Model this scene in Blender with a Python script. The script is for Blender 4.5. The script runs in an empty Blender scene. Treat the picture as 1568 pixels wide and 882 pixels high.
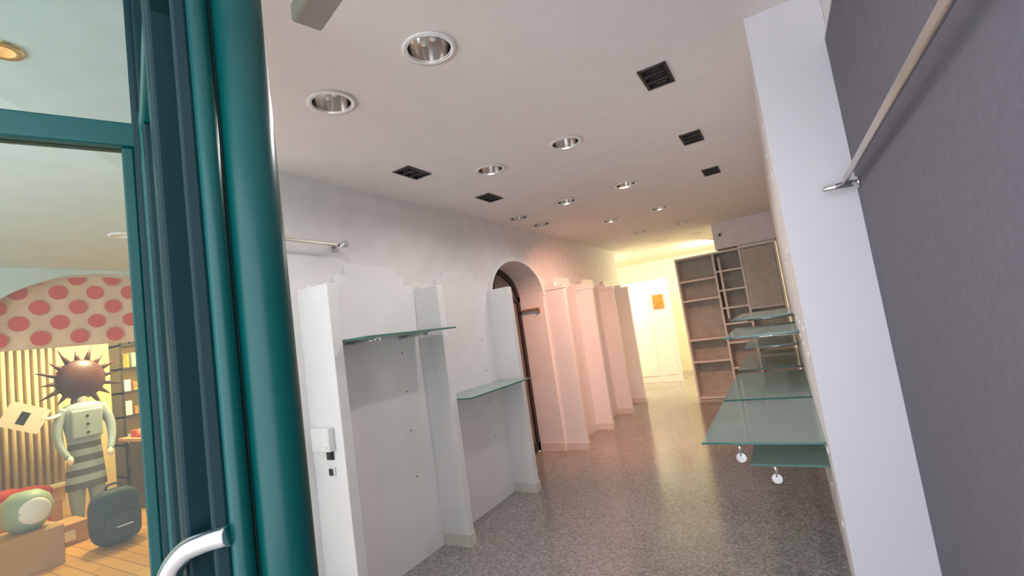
import bpy, bmesh, math, random
from mathutils import Vector, Matrix
random.seed(4)
sc=bpy.context.scene
sc.view_settings.view_transform='Standard'
sc.view_settings.look='None'
sc.view_settings.exposure=0.0

# ---------------------------------------------------------------- materials
def nmat(name):
    m=bpy.data.materials.new(name); m.use_nodes=True
    return m,m.node_tree,m.node_tree.nodes['Principled BSDF']
def M(name,col,rough=.6,metal=0,coat=0,bump=0,bscale=60,var=.04,vscale=6,emit=None,es=0,spec=.5):
    m,t,p=nmat(name)
    tc=t.nodes.new('ShaderNodeTexCoord')
    n=t.nodes.new('ShaderNodeTexNoise'); n.inputs['Scale'].default_value=vscale; n.inputs['Detail'].default_value=4
    t.links.new(tc.outputs['Object'],n.inputs['Vector'])
    r=t.nodes.new('ShaderNodeValToRGB')
    r.color_ramp.elements[0].position=.3; r.color_ramp.elements[1].position=.7
    a=[max(0,c*(1-var)) for c in col]; b=[min(1,c*(1+var)) for c in col]
    r.color_ramp.elements[0].color=(*a,1); r.color_ramp.elements[1].color=(*b,1)
    t.links.new(n.outputs['Fac'],r.inputs['Fac']); t.links.new(r.outputs['Color'],p.inputs['Base Color'])
    p.inputs['Roughness'].default_value=rough; p.inputs['Metallic'].default_value=metal
    p.inputs['Coat Weight'].default_value=coat; p.inputs['Specular IOR Level'].default_value=spec
    if bump:
        n2=t.nodes.new('ShaderNodeTexNoise'); n2.inputs['Scale'].default_value=bscale
        t.links.new(tc.outputs['Object'],n2.inputs['Vector'])
        bp=t.nodes.new('ShaderNodeBump'); bp.inputs['Strength'].default_value=bump; bp.inputs['Distance'].default_value=.01
        t.links.new(n2.outputs['Fac'],bp.inputs['Height']); t.links.new(bp.outputs['Normal'],p.inputs['Normal'])
    if emit:
        p.inputs['Emission Color'].default_value=(*emit,1); p.inputs['Emission Strength'].default_value=es
    return m
def glassmat(name,tint,gl=.1,rough=.02,opac=0,ocol=(0,0,0)):
    m=bpy.data.materials.new(name); m.use_nodes=True; t=m.node_tree; t.nodes.clear()
    o=t.nodes.new('ShaderNodeOutputMaterial'); tr=t.nodes.new('ShaderNodeBsdfTransparent'); tr.inputs[0].default_value=(*tint,1)
    g=t.nodes.new('ShaderNodeBsdfGlossy'); g.inputs['Roughness'].default_value=rough; g.inputs[0].default_value=(.9,1,.97,1)
    fr=t.nodes.new('ShaderNodeFresnel'); fr.inputs[0].default_value=1.45
    mu=t.nodes.new('ShaderNodeMath'); mu.operation='ADD'; mu.inputs[1].default_value=gl; mu.use_clamp=True
    t.links.new(fr.outputs[0],mu.inputs[0])
    mx=t.nodes.new('ShaderNodeMixShader'); t.links.new(mu.outputs[0],mx.inputs[0]); t.links.new(tr.outputs[0],mx.inputs[1]); t.links.new(g.outputs[0],mx.inputs[2])
    last=mx
    if opac:
        d=t.nodes.new('ShaderNodeBsdfDiffuse'); d.inputs[0].default_value=(*ocol,1)
        m2=t.nodes.new('ShaderNodeMixShader'); m2.inputs[0].default_value=opac
        t.links.new(mx.outputs[0],m2.inputs[1]); t.links.new(d.outputs[0],m2.inputs[2]); last=m2
    t.links.new(last.outputs[0],o.inputs[0]); return m
def terrazzo():
    m,t,p=nmat('terrazzo')
    tc=t.nodes.new('ShaderNodeTexCoord')
    v=t.nodes.new('ShaderNodeTexVoronoi'); v.inputs['Scale'].default_value=70
    t.links.new(tc.outputs['Object'],v.inputs['Vector'])
    sp=t.nodes.new('ShaderNodeSeparateColor'); t.links.new(v.outputs['Color'],sp.inputs[0])
    r=t.nodes.new('ShaderNodeValToRGB'); cr=r.color_ramp; cr.interpolation='CONSTANT'
    cr.elements[0].color=(.16,.145,.138,1); cr.elements[1].position=.22; cr.elements[1].color=(.32,.295,.28,1)
    for pos,c in ((.5,(.41,.38,.36,1)),(.75,(.25,.225,.21,1)),(.92,(.55,.52,.49,1))):
        e=cr.elements.new(pos); e.color=c
    t.links.new(sp.outputs[0],r.inputs['Fac'])
    mx=t.nodes.new('ShaderNodeMix'); mx.data_type='RGBA'; mx.inputs[0].default_value=.45
    t.links.new(r.outputs[0],mx.inputs[6])
    n=t.nodes.new('ShaderNodeTexNoise'); n.inputs['Scale'].default_value=1.6; n.inputs['Detail'].default_value=5; t.links.new(tc.outputs['Object'],n.inputs['Vector'])
    r2=t.nodes.new('ShaderNodeValToRGB'); r2.color_ramp.elements[0].position=.35; r2.color_ramp.elements[0].color=(.29,.265,.25,1)
    r2.color_ramp.elements[1].position=.65; r2.color_ramp.elements[1].color=(.37,.34,.325,1)
    t.links.new(n.outputs['Fac'],r2.inputs['Fac']); t.links.new(r2.outputs[0],mx.inputs[7])
    t.links.new(mx.outputs[2],p.inputs['Base Color'])
    p.inputs['Roughness'].default_value=.17
    return m
def planks():
    m,t,p=nmat('wood_planks')
    tc=t.nodes.new('ShaderNodeTexCoord')
    b=t.nodes.new('ShaderNodeTexBrick'); b.inputs['Scale'].default_value=1
    b.inputs['Brick Width'].default_value=1.0; b.inputs['Row Height'].default_value=.12; b.inputs['Mortar Size'].default_value=.004
    b.inputs['Color1'].default_value=(.80,.42,.10,1); b.inputs['Color2'].default_value=(.70,.34,.08,1); b.inputs['Mortar'].default_value=(.2,.1,.04,1)
    t.links.new(tc.outputs['Object'],b.inputs['Vector']); t.links.new(b.outputs[0],p.inputs['Base Color'])
    p.inputs['Roughness'].default_value=.3; return m

W=M('white_plaster',(.82,.79,.78),.7,bump=.05)
CEIL=M('ceiling_paint',(.90,.845,.82),.8,bump=.03,var=.02)
CEIL2=M('showcase_pale_blue',(.62,.73,.74),.7)  # pale blue-grey tone of the showroom ceiling and arch wall
WL=M('white_laminate',(.87,.855,.85),.4,var=.02)
PIL=M('white_gloss_board',(.70,.685,.73),.35,var=.01)
GREY=M('grey_felt_panel',(.165,.155,.190),.85,bump=.2,bscale=300,var=.06,vscale=40)
TER=terrazzo(); WOOD=planks()
SKIRT=M('skirting_cream',(.74,.69,.62),.5)
CHROME=M('chrome',(.82,.82,.84),.12,1,var=.01)
SATIN=M('satin_aluminium',(.50,.47,.43),.3,1)
BEIGE=M('beige_enamel',(.46,.41,.34),.4,.2)
OAK=M('oak_strip',(.32,.2,.12),.5)
REFL=M('lamp_reflector',(.86,.84,.82),.16,1)
BLACK=M('black_plastic',(.02,.02,.022),.4)
DARK=M('dark_louvre',(.07,.065,.07),.35,.5)
LAMP=M('frosted_tube',(.92,.91,.88),.3)
GREEN=M('green_enamel',(.0,.062,.060),.33,.0,.0,var=.08,vscale=3,spec=.3)
GREEND=M('dark_green_enamel',(.0,.020,.024),.45,0,0,spec=.2)
PANE=glassmat('window_glass',(.90,.97,.95),-.02)
SHG=glassmat('shelf_glass',(.82,.90,.87),.06,.05,.42,(.58,.67,.63))
SHE=M('glass_edge',(.06,.20,.18),.15,0,.5)
BC=M('bookcase_laminate',(.50,.46,.385),.55,var=.12,vscale=8)
BCL=M('bookcase_edge',(.76,.72,.63),.5,var=.06)
BRN=M('brown_door_panel',(.20,.17,.15),.45,var=.1)
BRD=M('dark_door_frame',(.025,.02,.02),.4)
YW=M('far_room_plaster',(.88,.84,.68),.7)
CREAM=M('cream_plaster',(.92,.70,.36),.7)
PAPR=M('white_paper',(.85,.85,.83),.6)
GREYC=M('dark_grey_cloth',(.10,.10,.11),.8)
CARD=M('cardboard',(.52,.29,.12),.8,var=.1)
RED=M('red_fabric',(.60,.05,.03),.7)
PINKC=M('peach_cloth',(.95,.66,.45),.8)
DOT=M('coral_dots',(.80,.10,.055),.8)
ORNG=M('orange_goods',(.85,.25,.05),.6)
BLUE=M('pale_blue_grey_cloth',(.30,.39,.46),.6)
MAR=M('maroon_paint',(.045,.010,.014),.4,var=.4,vscale=20)
NAVY=M('navy_nylon',(.03,.045,.06),.7,bump=.3)
RAD=M('radiator_enamel',(.72,.62,.42),.35)
GOLD=M('gold_rim',(.75,.52,.25),.25,.8)
AMBER=M('amber_lens',(.9,.5,.2),.3,emit=(1,.5,.15),es=.4)
SAGE=M('sage_plastic',(.34,.46,.39),.5)
OCH=M('ochre_print',(.50,.22,.04),.6,var=.5,vscale=14)
STICK=M('blue_sticker',(.03,.06,.30),.4)

# ---------------------------------------------------------------- builder
class B:
    def __init__(s,name): s.n=name; s.bm=bmesh.new(); s.m=[]; s.T=Matrix.Identity(4)
    def mi(s,mat):
        if mat not in s.m: s.m.append(mat)
        return s.m.index(mat)
    def _f(s,vs,faces,mat,smooth=False):
        vv=[s.bm.verts.new(s.T@Vector(v)) for v in vs]; k=s.mi(mat); out=[]
        for f in faces:
            try:
                ff=s.bm.faces.new([vv[i] for i in f]); ff.material_index=k; ff.smooth=smooth; out.append(ff)
            except ValueError: pass
        return out
    def box(s,x0,x1,y0,y1,z0,z1,mat,bev=0):
        vs=[(x,y,z) for x in (x0,x1) for y in (y0,y1) for z in (z0,z1)]
        fs=[(0,1,3,2),(4,6,7,5),(0,4,5,1),(2,3,7,6),(0,2,6,4),(1,5,7,3)]
        ff=s._f(vs,fs,mat)
        if bev:
            ed=list({e for f in ff for e in f.edges})
            bmesh.ops.bevel(s.bm,geom=ed,offset=bev,segments=3,affect='EDGES',profile=.5,material=s.mi(mat))
        return s
    def prism(s,pts,axis,a,b,mat,smooth=False):
        n=len(pts)
        def P(p,t): return {'x':(t,p[0],p[1]),'y':(p[0],t,p[1]),'z':(p[0],p[1],t)}[axis]
        vs=[P(p,a) for p in pts]+[P(p,b) for p in pts]
        s._f(vs,[tuple(range(n)),tuple(range(2*n-1,n-1,-1))],mat)
        s._f(vs,[(i,(i+1)%n,n+(i+1)%n,n+i) for i in range(n)],mat,smooth); return s
    def cyl(s,p0,p1,r,mat,seg=20,r2=None,caps=True):
        r2=r if r2 is None else r2
        p0=Vector(p0);p1=Vector(p1);d=(p1-p0).normalized()
        u=d.orthogonal().normalized(); v=d.cross(u)
        vs=[]
        for p,rr in ((p0,r),(p1,r2)):
            for i in range(seg):
                a=2*math.pi*i/seg; vs.append(p+u*math.cos(a)*rr+v*math.sin(a)*rr)
        s._f(vs,[(i,(i+1)%seg,seg+(i+1)%seg,seg+i) for i in range(seg)],mat,True)
        if caps:
            s._f(vs[:seg],[tuple(range(seg))],mat); 
            if r2>1e-5: s._f(vs[seg:],[tuple(range(seg))],mat)
        return s
    def lathe(s,prof,c,mat,seg=28,sx=1,sy=1,smooth=True):
        vs=[];n=len(prof)
        for r,z in prof:
            for i in range(seg):
                a=2*math.pi*i/seg; vs.append((c[0]+r*sx*math.cos(a),c[1]+r*sy*math.sin(a),c[2]+z))
        fs=[(j*seg+i,j*seg+(i+1)%seg,(j+1)*seg+(i+1)%seg,(j+1)*seg+i) for j in range(n-1) for i in range(seg)]
        s._f(vs,fs,mat,smooth); return s
    def sph(s,c,r,mat,sc=(1,1,1),seg=20,p=1.0):
        vs=[]; rings=12
        def se(x,e): return math.copysign(abs(x)**e,x)
        for j in range(rings+1):
            ph=-math.pi/2+math.pi*j/rings
            for i in range(seg):
                a=2*math.pi*i/seg
                vs.append((c[0]+r*sc[0]*se(math.cos(ph),p)*se(math.cos(a),p),c[1]+r*sc[1]*se(math.cos(ph),p)*se(math.sin(a),p),c[2]+r*sc[2]*se(math.sin(ph),p)))
        fs=[(j*seg+i,j*seg+(i+1)%seg,(j+1)*seg+(i+1)%seg,(j+1)*seg+i) for j in range(rings) for i in range(seg)]
        s._f(vs,fs,mat,True); return s
    def sweep(s,pts,rad,mat,seg=14,sub=5):
        P=[Vector(p) for p in pts]; n=len(P); rr=rad if isinstance(rad,(list,tuple)) else [rad]*n
        C=[];Rr=[]
        for i in range(n-1):
            a=P[max(i-1,0)];b_=P[i];c_=P[i+1];d_=P[min(i+2,n-1)]
            for k in range(sub):
                t=k/sub
                C.append(.5*((2*b_)+(c_-a)*t+(2*a-5*b_+4*c_-d_)*t*t+(3*b_-a-3*c_+d_)*t**3)); Rr.append(rr[i]*(1-t)+rr[i+1]*t)
        C.append(P[-1]);Rr.append(rr[-1])
        vs=[];u=None
        for i,c in enumerate(C):
            tg=(C[min(i+1,len(C)-1)]-C[max(i-1,0)]).normalized()
            u=tg.orthogonal().normalized() if u is None else (u-tg*u.dot(tg)).normalized()
            v=tg.cross(u)
            for k in range(seg):
                a=2*math.pi*k/seg; vs.append(c+(u*math.cos(a)+v*math.sin(a))*Rr[i])
        m=len(C)
        s._f(vs,[(j*seg+i,j*seg+(i+1)%seg,(j+1)*seg+(i+1)%seg,(j+1)*seg+i) for j in range(m-1) for i in range(seg)],mat,True)
        s._f(vs[:seg],[tuple(range(seg))],mat); s._f(vs[-seg:],[tuple(range(seg))],mat); return s
    def done(s):
        bmesh.ops.remove_doubles(s.bm,verts=s.bm.verts,dist=1e-5)
        bmesh.ops.recalc_face_normals(s.bm,faces=s.bm.faces)
        xs=[v.co for v in s.bm.verts]
        lo=Vector([min(v[i] for v in xs) for i in range(3)]);hi=Vector([max(v[i] for v in xs) for i in range(3)])
        o=Vector(((lo.x+hi.x)/2,(lo.y+hi.y)/2,lo.z))
        bmesh.ops.translate(s.bm,verts=s.bm.verts,vec=-o)
        me=bpy.data.meshes.new(s.n); s.bm.to_mesh(me); s.bm.free()
        for m in s.m: me.materials.append(m)
        ob=bpy.data.objects.new(s.n,me); ob.location=o; bpy.context.collection.objects.link(ob); return ob

H=2.85
# ---------------------------------------------------------------- shell
b=B('floor'); b.prism([(-1.3,-2.0),(1.2,-2.0),(1.2,12.4),(-4.4,12.4),(-4.4,3.95),(-3.05,3.95),(-3.05,1.45),(-1.45,.6)],'z',-.1,0,TER); b.done()
b=B('floor_showroom'); b.prism([(-9,-1.0),(-2.1,-1.0),(-1.45,.6),(-3.05,1.45),(-3.05,3.95),(-9,3.95)],'z',-.1,0,WOOD); b.done()

rounds=[(x,1.54+1.458*k) for k in range(7) for x in (-1.75,-1.115)]
extra=[(-2.39,4.57),(-2.39,5.14)]
sq=[(-.379,2.56),(-.379,3.71),(-.379,4.84),(-2.16,2.57),(-2.16,3.61)]
c=B('ceiling'); c.prism([(-1.2,.75),(-1.1,-.3),(.8,-.3),(.8,12.4),(-4.4,12.4),(-4.4,3.95),(-3.05,3.95),(-3.05,1.45),(-2.7,1.45)],'z',H,H+.2,CEIL); ce=c.done()
k=B('cut')
for x,y in rounds+extra: k.cyl((x,y,H-.05),(x,y,H+.16),.100,CEIL,32)
for x,y in sq: k.box(x-.07,x+.07,y-.12,y+.12,H-.05,H+.1,CEIL)
kc=k.done()
md=ce.modifiers.new('b','BOOLEAN'); md.object=kc; md.operation='DIFFERENCE'; md.solver='EXACT'
bpy.context.view_layer.objects.active=ce
bpy.ops.object.modifier_apply(modifier='b')
bpy.data.objects.remove(kc,do_unlink=True)
b=B('ceiling_showroom'); b.prism([(-9,-1.0),(-1.75,-1.0),(-1.1,-.3),(-1.2,.75),(-2.7,1.45),(-3.05,1.45),(-3.05,3.95),(-9,3.95)],'z',H,H+.2,CEIL2); b.done()

for x,y in rounds+extra:
    d=B('recessed_downlight')
    d.lathe([(.097,.0),(.118,-.004),(.118,-.008),(.095,-.008),(.093,0)],(x,y,H),WL,32)
    d.lathe([(.094,-.008),(.093,.03),(.088,.08),(.074,.12),(.045,.145),(.001,.15)],(x,y,H),REFL,32)
    for s_ in (-1,1):
        d.cyl((x+s_*.026,y,H+.14),(x+s_*.026,y,H+.035),.014,LAMP,14); d.sph((x+s_*.026,y,H+.035),.014,LAMP,seg=12)
    d.done()
for x,y in sq:
    d=B('recessed_twin_spotlight')
    d.box(x-.068,x+.068,y-.118,y+.118,H+.08,H+.09,BLACK)
    for sx in (-1,1): d.box(x+sx*.066-.008,x+sx*.066+.008,y-.126,y+.126,H-.008,H+.08,BLACK)
    for yy in (-.119,-.04,.04,.119): d.box(x-.066,x+.066,y+yy-.006,y+yy+.006,H-.008,H+.06,DARK)
    for yy in (-.08,0,.08): d.lathe([(.052,.01),(.035,.04),(.015,.06),(.001,.06)],(x,y+yy,H),REFL,16,sy=.62)
    for yy in (-.08,0,.08): d.box(x-.06,x+.06,y+yy-.003,y+yy+.003,H,H+.02,BLACK)
    d.done()

# left wall with arched doorway
XW=-2.675; XB=-3.05
w=B('wall_left')
a0,a1,zs=4.22,5.46,2.0
w.prism([(1.45,0),(a0,0),(a0,H),(1.45,H)],'x',XB,XW,W)
n=20; cy=(a0+a1)/2; ry=(a1-a0)/2; rz=.42
arc=[(cy-ry*math.cos(math.pi*i/n),zs+rz*math.sin(math.pi*i/n)) for i in range(n+1)]
for p,q in zip(arc,arc[1:]): w.prism([p,q,(q[0],H),(p[0],H)],'x',XB,XW,W)
w.prism([(a1,0),(8.9,0),(8.9,H),(a1,H)],'x',XB,XW,W); w.done()
t=B('trim_arch')
o=[(cy-(ry+.05)*math.cos(math.pi*i/n),zs+(rz+.05)*math.sin(math.pi*i/n)) for i in range(n+1)]
for i in range(n): t.prism([arc[i],arc[i+1],o[i+1],o[i]],'x',XW,XW+.02,WL)
t.done()
# brown door in arch
d=B('door_1')
d.prism([(a0+.0,0.01),(a1,0.01)]+[(p[0],p[1]) for p in reversed(arc)],'x',XB-.06,XB,BRN)
for yy in (a0+.02,cy,a1-.04): d.box(XB,XB+.03,yy-.03,yy+.03,.02,zs+.02 if yy!=cy else 2.35,BRD)
inn=[(cy-(ry-.07)*math.cos(math.pi*i/n),zs+(rz-.07)*math.sin(math.pi*i/n)) for i in range(n+1)]
for i in range(n): d.prism([arc[i],arc[i+1],inn[i+1],inn[i]],'x',XB,XB+.03,BRD)
d.box(XB,XB+.03,a0,a1,zs-.03,zs+.03,BRD); d.box(XB,XB+.03,a0,a1,.02,.12,BRD)
d.done()
s=B('wooden_door_stop'); s.box(-3.01,-2.74,5.41,5.46,1.83,1.855,OAK,.003); s.box(-2.77,-2.74,5.43,5.46,1.79,1.83,OAK); s.done()

# fins
fins=[1.896,2.95,4.08,5.49,6.5,7.5,8.35]
for i,y in enumerate(fins):
    f=B('partition_fin'); th=.075
    f.box(XW,-2.38,y,y+th,0,2.055,WL,.004)
    f.box(XW,-2.372,y-.008,y+th+.008,0,.09,SKIRT)
    if i>=3:
        f.box(XW,-2.372,y-.01,y+th+.01,2.055,2.10,WL); f.box(XW,-2.5,y-.01,y+th+.01,2.10,2.15,WL)
    f.done()
def niche(y0,y1):
    p=B('stepped_back_panel')
    L=y0+.33*(y1-y0); R=y1-.2*(y1-y0)
    pts=[(y0,0),(y1,0),(y1,2.09),(R+.08,2.09),(R+.08,2.16),(R,2.16),(R,2.24),(L,2.24),(L,2.16),(L-.1,2.16),(L-.1,2.09),(y0,2.09)]
    p.prism(pts,'x',XW,XW+.045,WL)
    for yy in (y0+.07,y1-.22):
        for z in (.6,.95,1.25,1.55): p.cyl((XW+.045,yy,z),(XW+.047,yy,z),.006,BLACK,10)
    p.done()
for i in (0,1,3,4,5): niche(fins[i]+.076,fins[i+1]-.001)
b=B('baseboard_left'); 
b.box(XW,XW+.015,4.156,4.22,0,.09,SKIRT); b.box(XB+.03,XW,a1-.012,a1,0,.10,SKIRT); b.done()

def shelf(name,x0,x1,y0,y1,z,brk=()):
    s=B(name)
    s._f([(x0,y0,z),(x1,y0,z),(x1,y1,z),(x0,y1,z)],[(0,1,2,3)],SHG); s._f([(x0,y0,z+.012),(x1,y0,z+.012),(x1,y1,z+.012),(x0,y1,z+.012)],[(0,1,2,3)],SHG)
    s._f([(x,y,zz) for zz in (z,z+.012) for x,y in ((x0,y0),(x1,y0),(x1,y1),(x0,y1))],[(i,(i+1)%4,4+(i+1)%4,4+i) for i in range(4)],SHE)
    for p0,p1,r in brk: s.cyl(p0,p1,r,CHROME,16)
    return s
shelf('glass_wall_shelf',XW+.046,-2.20,1.99,2.90,1.685,[((XW+.046,y,1.672),(-2.3,y,1.672),.011) for y in (2.2,2.72)]).done()
shelf('glass_wall_shelf',XW+.046,-2.25,3.04,4.06,1.11,[((XW+.046,y,1.098),(-2.4,y,1.098),.011) for y in (3.25,3.85)]).done()

# small things on fin 1
y=fins[0]
c=B('alarm_control_box'); c.box(-2.62,-2.455,y-.045,y,1.04,1.18,PAPR,.008); c.box(-2.60,-2.475,y-.049,y-.045,1.06,1.075,WL); c.done()
c=B('wall_switch'); c.box(-2.535,-2.475,y-.012,y,.985,1.035,BLACK,.004); c.box(-2.525,-2.485,y-.016,y-.01,.995,1.025,DARK); c.done()
c=B('wall_switch'); c.box(-2.53,-2.475,y-.012,y,.885,.945,PAPR,.004); c.box(-2.52,-2.485,y-.016,y-.01,.895,.935,DARK); c.done()
# left hanging rail
r=B('hanging_rail')
r.cyl((XW,2.22,2.365),(-2.53,2.22,2.365),.022,CHROME,20); r.cyl((XW,2.22,2.365),(XW+.01,2.22,2.365),.035,CHROME,20)
r.box(-2.58,-2.57,1.60,2.22,2.355,2.375,SATIN,.003); r.cyl((XW,1.62,2.365),(-2.53,1.62,2.365),.022,CHROME,20); r.done()

# right wall
XR=.067; XG=.352
w=B('wall_right'); w.box(XR,XG+.5,2.38,12.2,0,H,W); w.box(XG,XG+.5,-.3,2.38,0,H,W); w.done()
p=B('trim_pilaster'); p.box(XR-.004,XG,2.345,2.38,0,H,PIL,.004); p.done()
g=B('grey_wall_panel'); g.box(XG-.014,XG,-.28,2.345,.05,2.62,GREY); g.box(XG-.016,XG,-.28,2.345,2.62,2.635,PIL); g.done()
r=B('hanging_rail')
ZR=1.986; YR=2.27
r.cyl((XG-.014,YR,ZR),(XG-.125,YR,ZR),.014,CHROME,24); r.cyl((XG-.014,YR,ZR),(XG-.024,YR,ZR),.022,CHROME,24)
r.sph((XG-.125,YR,ZR),.014,CHROME)
r.box(XG-.062,XG-.050,.2,YR,ZR+.008,ZR+.036,SATIN,.004)
r.cyl((XG-.014,.25,ZR),(XG-.125,.25,ZR),.014,CHROME,24); r.done()
h=B('shelf_wall_fixings')
for yy in (2.75,3.3,3.95,4.9,5.9,6.9):
    for z in (.45,.8,1.27,1.4,1.8,2.2,2.45): h.cyl((XR,yy,z),(XR-.006,yy,z),.016,WL,14)
h.done()
def rshelf(w,y0,y1,z,knob=True):
    br=[]
    for yy in (y0+.12,y1-.15):
        br+= [((XR,yy,z-.014),(XR-w*.75,yy,z-.014),.012)]
        if knob: br+=[((XR-w*.7,yy,z-.014),(XR-w*.7,yy,z-.095),.009)]
    s=shelf('glass_wall_shelf',XR-w,XR,y0,y1,z,br)
    if knob:
        for yy in (y0+.12,): 
            s.cyl((XR-w*.7,yy-.008,z-.105),(XR-w*.7,yy+.008,z-.105),.027,CHROME,24)
    s.done()
rshelf(.60,2.84,3.98,.805); rshelf(.60,4.02,5.38,.81,False); rshelf(.60,5.5,7.2,.83,False)
rshelf(.38,2.95,3.95,.655)
rshelf(.53,4.1,5.3,1.285,False); rshelf(.53,5.0,6.6,1.385,False); rshelf(.5,5.5,7.0,1.06,False)

# far room
w=B('wall_back'); w.box(-4.4,.9,12.2,12.4,0,H,YW); w.done()
w=B('wall_far_left'); w.box(-4.4,-4.2,8.9,12.2,0,H,YW); w.box(-4.2,XB,8.75,8.9,0,H,YW); w.done()
p=B('door_2'); p.box(-3.3,-2.13,10.6,10.66,0,2.28,WL,.004); p.box(-3.2,-2.6,10.585,10.6,.15,2.1,WL,.004); p.box(-2.5,-2.2,10.59,10.6,.15,1.5,WL,.004); p.done()
p=B('framed_picture'); p.box(-2.50,-2.26,10.575,10.599,1.62,1.94,CARD,.004); p.box(-2.475,-2.285,10.57,10.576,1.645,1.915,OCH); p.done()
w=B('trim_bulkhead'); w.box(-.79,XR,8.12,8.7,2.42,H,W); w.done()
d=B('wall_camera'); d.cyl((-.68,8.12,2.66),(-.68,8.06,2.64),.03,WL,16); d.cyl((-.68,8.06,2.64),(-.68,8.03,2.63),.02,DARK,16); d.done()

# bookcase
k=B('bookcase'); y0,y1=8.12,8.48; t_=.03; ZT=2.39
k.box(-1.45,.05,y1-.02,y1,0,ZT,BC)
for x in (-1.45,-.87,-.47,.02): k.box(x,x+t_,y0,y1-.02,0,ZT if x!=-.47 else ZT+.02,BCL)
k.box(-.79,-.76,y0,y1-.02,1.3,ZT-.1,BCL)
for z in (0.06,.64,1.0,1.65,1.975,ZT-t_): k.box(-1.42,-.87,y0+.01,y1-.02,z,z+t_,BCL)
for z in (.06,.5,.9,1.2,1.455,1.74,2.05,ZT-t_): k.box(-.84,-.47,y0+.01,y1-.02,z,z+t_,BCL)
for z in (.06,.6,1.0,1.4,ZT-t_): k.box(-.44,.02,y0+.01,y1-.02,z,z+t_,BCL)
k.box(-.435,.015,y0-.01,y0+.01,1.43,ZT-.04,BC); k.box(-.47,.05,y0-.02,y0+.02,ZT-.02,ZT+.02,BCL)
k.box(-1.42,.02,y0+.03,y0+.05,0,.06,BC)
k.done()

# ---------------------------------------------------------------- green entrance frame
def frame_T(ox,oy,dx,dy):
    l=math.hypot(dx,dy); dx/=l; dy/=l
    return Matrix(((dx,-dy,0,ox),(dy,dx,0,oy),(0,0,1,0),(0,0,0,1)))
g=B('green_door_post')
g.T=frame_T(-.757,.446,.507,.862)
prof=[(.052,.05)]+[(.023+.041*math.cos(a),-.004-.036*math.sin(a)) for a in [math.pi*i/24 for i in range(25)]]+[(-.018,.05)]
g.prism(prof,'z',0,H,GREEN,True)
g.cyl((-.036,-.015,0),(-.036,-.015,H),.016,GREEN,24)
g.box(-.036,0,-.01,.05,0,H,GREEND)
g.box(-.075,-.05,-.012,.03,0,H,GREEND,.006)
g.done()
CX,CY=-1.40,.595
PX,PY=-.83,.385
L=math.hypot(PX-CX,PY-CY)
g=B('window_1')
g.T=frame_T(CX,CY,-.404,-.915)
Lg=1.75
for z0,z1 in ((0,.12),(2.22,2.285),(H-.06,H)): g.box(.0,Lg,-.03,.03,z0,z1,GREEN,.006)
g.box(-.035,.035,-.035,.035,0,H,GREEND,.012)
g.box(.035,.06,-.02,.02,.12,2.22,GREEN,.004)
g.box(Lg-.03,Lg+.03,-.03,.03,0,H,GREEN,.006)
g.box(.06,Lg,-.003,.003,.12,2.22,PANE); g.box(.035,Lg,-.003,.003,2.285,H-.06,PANE)
g.done()
g=B('glass_entrance_door')
g.T=frame_T(CX,CY,PX-CX,PY-CY)
for z0,z1 in ((.02,.16),(2.22,2.285)): g.box(.045,L,-.022,.022,z0,z1,GREEN,.006)
g.box(.045,.12,-.024,.024,.02,2.285,GREEN,.008)
g.box(.135,.185,-.02,.02,.02,2.22,GREEND,.006)
g.box(L-.08,L,-.024,.024,.02,2.8,GREEND,.008)
g.box(.185,L-.08,-.003,.003,.16,2.22,PANE); g.box(.045,L-.08,-.003,.003,2.285,2.8,PANE)
g.box(.045,.09,-.02,.02,2.285,2.8,GREEND,.004)
g.box(.148,.172,.02,.023,1.45,1.75,STICK); 
g.box(L-.075,L-.04,.024,.027,1.42,1.50,PAPR)
g.T=Matrix.Identity(4)
pts=[(-.865,.340,1.05),(-.862,.338,1.20),(-.857,.340,1.28),(-.845,.345,1.32),(-.822,.355,1.345),(-.797,.37,1.355),(-.765,.390,1.36)]
g.sweep(pts,.016,CHROME,20); g.done()
d=B('door_closer')
d.T=Matrix.Translation((-.834,.686,2.36))@Matrix.Rotation(math.radians(-16),4,'Z')
d.box(0,.34,-.035,.035,0,.045,BEIGE,.008); d.box(.25,.29,-.04,.04,.045,.07,BEIGE,.004); d.done()

# ---------------------------------------------------------------- showroom on the left
w=B('wall_showroom_back'); w.box(-9,-8.8,-1,3.95,0,H,CREAM); w.done()
w=B('wall_showroom_side'); w.box(-8.8,XB,3.8,3.95,0,H,CREAM); w.done()
w=B('wall_showroom_street'); w.box(-8.8,-2.3,-1.0,-.85,0,.35,CREAM); w.box(-8.8,-4.6,-1.0,-.85,.35,H,CREAM); w.box(-4.6,-2.3,-1.0,-.85,2.6,H,CREAM); w.done()  # out of view; its opening is sized to set the showroom daylight
w=B('added_daylight_window')  # unseen window, added to let cool daylight into the showroom
for x in (-4.6,-3.4,-2.35): w.box(x,x+.06,-.95,-.89,.35,2.6,GREEN,.005)
w.box(-4.6,-2.3,-.95,-.89,.35,.41,GREEN); w.box(-4.6,-2.3,-.95,-.89,2.54,2.6,GREEN); w.done()
w=B('wall_showroom_arch'); ay0,ay1=1.08,3.12; zs2=2.08; rz2=.74; cy2=(ay0+ay1)/2; ry2=(ay1-ay0)/2
ar=[(cy2-ry2*math.cos(math.pi*i/32),zs2+rz2*math.sin(math.pi*i/32)) for i in range(33)]
for p,q in zip(ar,ar[1:]): w.prism([p,q,(q[0],H),(p[0],H)],'x',-6.3,-6.1,CEIL2)
w.box(-6.3,-6.1,-.85,ay0,0,H,CEIL2); w.box(-6.3,-6.1,ay1,3.8,0,H,CEIL2); w.done()
v=B('polka_dot_valance')
N=60
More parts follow.
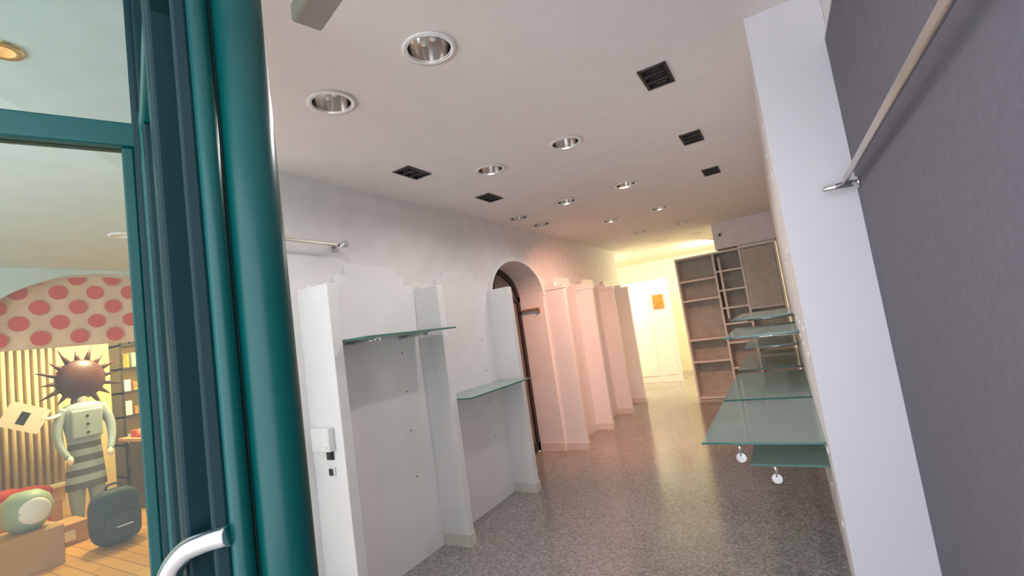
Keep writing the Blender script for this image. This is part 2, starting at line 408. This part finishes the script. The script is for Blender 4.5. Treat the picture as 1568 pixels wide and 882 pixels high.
for i in range(N):
    ya=.6+3.1*i/N; yb=.6+3.1*(i+1)/N
    xa=-6.42+.012*math.sin(i*1.1); xb=-6.42+.012*math.sin((i+1)*1.1)
    v._f([(xa,ya,2.11),(xb,yb,2.11),(xb,yb,H),(xa,ya,H)],[(0,1,2,3)],PINKC,True)
v.box(-6.45,-6.43,.6,3.7,2.10,H,PINKC)
row=0; z=2.20
while z<2.84:
    yy=.75+(.15 if row%2 else 0)
    while yy<3.65:
        v.cyl((-6.405,yy,z),(-6.395,yy,z),.074,DOT,24); yy+=.30
    z+=.155; row+=1
v.done()
r=B('column_radiator')
for i in range(15):
    yy=1.35+i*.075
    r.cyl((-8.70,yy,.42),(-8.70,yy,2.35),.022,RAD,12)
    r.cyl((-8.76,yy,.42),(-8.76,yy,2.35),.022,RAD,12)
r.box(-8.8,-8.67,1.30,2.45,.40,.46,RAD,.01); r.box(-8.8,-8.67,1.30,2.45,2.32,2.38,RAD,.01); r.done()
k=B('display_shelving')
k.box(-8.8,-8.45,3.0,3.03,0,2.4,BRD); k.box(-8.8,-8.45,3.6,3.63,0,2.4,BRD)
for z in (.3,.75,1.15,1.5,1.85,2.2,2.37):
    k.box(-8.8,-8.45,3.0,3.63,z,z+.03,BRD)
    if z<2.3:
        for j in range(5):
            hh=.1+random.random()*.14
            k.box(-8.6,-8.5,3.06+j*.11,3.06+j*.11+.08,z+.03,z+.03+hh,random.choice([DARK,PAPR,OCH,BRD,SAGE]),.01)
k.done()
# dressed star-headed mannequin
m=B('star_head_mannequin'); mx,my=-7.7,2.33
m.sph((mx,my,1.78),.25,MAR,(.45,1,1))
for i in range(16):
    a=2*math.pi*i/16+.1; l=.37+.07*(i%2)
    m.cyl((mx,my+.2*math.cos(a),1.78+.2*math.sin(a)),(mx,my+l*math.cos(a),1.78+l*math.sin(a)),.04,MAR,10,.002)
m.lathe([(.001,.0),(.05,0),(.055,.14)],(mx,my,1.45),PAPR)
m.lathe([(.16,0),(.17,.1),(.20,.28),(.215,.40),(.17,.47),(.06,.50),(.001,.50)],(mx,my,1.0),BLUE,sx=.6)
m.box(mx+.10,mx+.14,my-.15,my+.15,1.06,1.40,BLUE,.02)
for zz in (1.12,1.22,1.32): m.cyl((mx+.14,my,zz),(mx+.146,my,zz),.016,MAR,12)
for i in range(7):
    z0=.46+.078*i; r0=.20-.006*i
    m.lathe([(r0,0),(r0-.006,.078)],(mx,my,z0),(BLUE if i%2 else GREYC),sx=.6)
for sgn in (-1,1):
    m.lathe([(.05,.04),(.055,.15),(.075,.35),(.088,.50)],(mx,my+sgn*.095,0),BLUE)
    m.sph((mx+.05,my+sgn*.10,.04),.07,BRD,(1.5,.8,.55))
    m.sweep([(mx,my+sgn*.17,1.43),(mx+.03,my+sgn*.25,1.22),(mx+.08,my+sgn*.25,1.02),(mx+.16,my+sgn*.20,.86)],[.065,.052,.042,.032],BLUE)
    m.sph((mx+.18,my+sgn*.19,.83),.045,PAPR,(.8,.7,1.2))
m.T=Matrix.Translation((mx+.15,my-.55,1.42))@Matrix.Rotation(math.radians(-28),4,'X')
m.box(0,.01,-.18,.18,-.14,.14,PAPR); m.box(.01,.012,-.05,.03,-.08,.06,BRD)
m.T=Matrix.Identity(4)
m.sweep([(mx,my-.15,1.40),(mx+.1,my-.32,1.36),(mx+.15,my-.42,1.38)],.02,PAPR)
m.done()
k=B('shop_counter'); k.box(-7.9,-7.3,2.85,3.7,0,.88,BRD,.01); k.box(-7.95,-7.25,2.75,3.75,.88,.93,CARD,.01)
for j in range(5): k.sph((-7.45,2.85+.13*j,.985),.07,ORNG,(1,1,.8))
k.box(-7.7,-7.5,2.8,3.0,.93,1.02,RED,.01); k.done()
k=B('cardboard_box'); k.box(-6.9,-6.4,1.25,1.75,0,.36,CARD,.006); k.box(-6.66,-6.64,1.25,1.75,.36,.362,PAPR); k.done()
k=B('cardboard_box'); k.box(-8.2,-7.7,1.65,2.1,0,.40,CARD,.006); k.box(-7.7,-7.695,1.7,2.0,.1,.3,RED); k.done()
k=B('red_fabric_pile'); k.sph((-7.95,1.85,.505),.2,RED,(1,1.2,.5)); k.sph((-7.9,1.7,.56),.13,RED,(1,1,.6)); k.done()
k=B('cardboard_box'); k.box(-7.4,-7.0,1.85,2.12,0,.22,CARD,.006); k.box(-7.0,-6.99,1.9,2.0,.05,.15,PAPR); k.done()
k=B('round_plastic_tub'); k.lathe([(.001,0),(.10,0),(.17,.08),(.20,.19),(.17,.30),(.10,.36),(.001,.37)],(-6.65,1.55,.365),SAGE)
k.sph((-6.49,1.57,.55),.12,PAPR,(.35,1,1)); k.done()
k=B('backpack'); k.sph((-6.4,2.15,.28),.28,NAVY,(.55,.75,1),p=.6); k.sph((-6.25,2.15,.18),.17,NAVY,(.5,.95,.8),p=.6)
k.sweep([(-6.4,2.08,.53),(-6.4,2.1,.60),(-6.4,2.2,.60),(-6.4,2.22,.53)],.012,NAVY)
k.sweep([(-6.52,2.3,.5),(-6.5,2.4,.4),(-6.5,2.38,.2),(-6.5,2.28,.08)],.015,NAVY); k.box(-6.19,-6.165,2.08,2.22,.2,.21,PAPR); k.done()
for x,y,sz in ((-2.22,.51,.66),(-4.6,1.7,1)):
    d=B('ceiling_spotlight'); d.lathe([(.001,-.004),(.05*sz,-.004),(.055*sz,-.012)],(x,y,H),AMBER if x>-3 else PAPR); d.lathe([(.055*sz,-.012),(.085*sz,-.012),(.09*sz,0)],(x,y,H),GOLD if x>-3 else WL); d.done()

# ---------------------------------------------------------------- lights
def light(kind,name,loc,e,col,size=.1,rot=None,**kw):
    l=bpy.data.lights.new(name,kind); l.energy=e; l.color=col
    if kind=='AREA': l.size=size
    else: l.shadow_soft_size=size
    for a,v_ in kw.items(): setattr(l,a,v_)
    o=bpy.data.objects.new(name,l); o.location=loc
    if rot: o.rotation_euler=rot
    bpy.context.collection.objects.link(o); return o
def aim(o,tgt): o.rotation_euler=(Vector(tgt)-o.location).to_track_quat('-Z','Y').to_euler()
o=light('AREA','far_room_lamp',(-.9,10.3,2.7),105,(1,.86,.50),.8); aim(o,(-2.6,10.8,1.2))
o=light('AREA','far_room_lamp_b',(-3.9,9.3,2.6),55,(1,.88,.60),.5); aim(o,(-3,11,1.2))
o=light('SPOT','warm_downlight_lamp',(-1.115,4.457,2.835),250,(1,.38,.20),.02,spot_size=math.radians(92),spot_blend=.9); aim(o,(-2.4,6.5,.7))
for i,(x,y) in enumerate(rounds[:8]):  # fill spots added to brighten the room; the downlights themselves are off
    o=light('SPOT','room_fill_spot',(x,y,2.842),(13,14,13,8)[i//2],(1,.95,.93),.03,spot_size=math.radians(168),spot_blend=.6)
light('POINT','showroom_lamp',(-7.4,2.6,2.5),165,(1,.74,.38),.08)

wd=bpy.data.worlds.new('sky'); sc.world=wd; wd.use_nodes=True
bg=wd.node_tree.nodes['Background']; bg.inputs[0].default_value=(.92,.93,1,1); bg.inputs[1].default_value=3.8

# ---------------------------------------------------------------- camera
cd=bpy.data.cameras.new('camera'); co=bpy.data.objects.new('camera',cd); bpy.context.collection.objects.link(co)
R=Vector((.85302,.50189,-.1429)); Fw=Vector((-.49356,.8649,.09125))
Fw.normalize(); R=(R-Fw*R.dot(Fw)).normalized(); U=R.cross(Fw)
mt=Matrix((R,U,-Fw)).transposed().to_4x4(); mt.translation=(0,0,1.6)
co.matrix_world=mt; cd.sensor_width=36; cd.lens=710/1568*36; cd.clip_start=.02
sc.camera=co
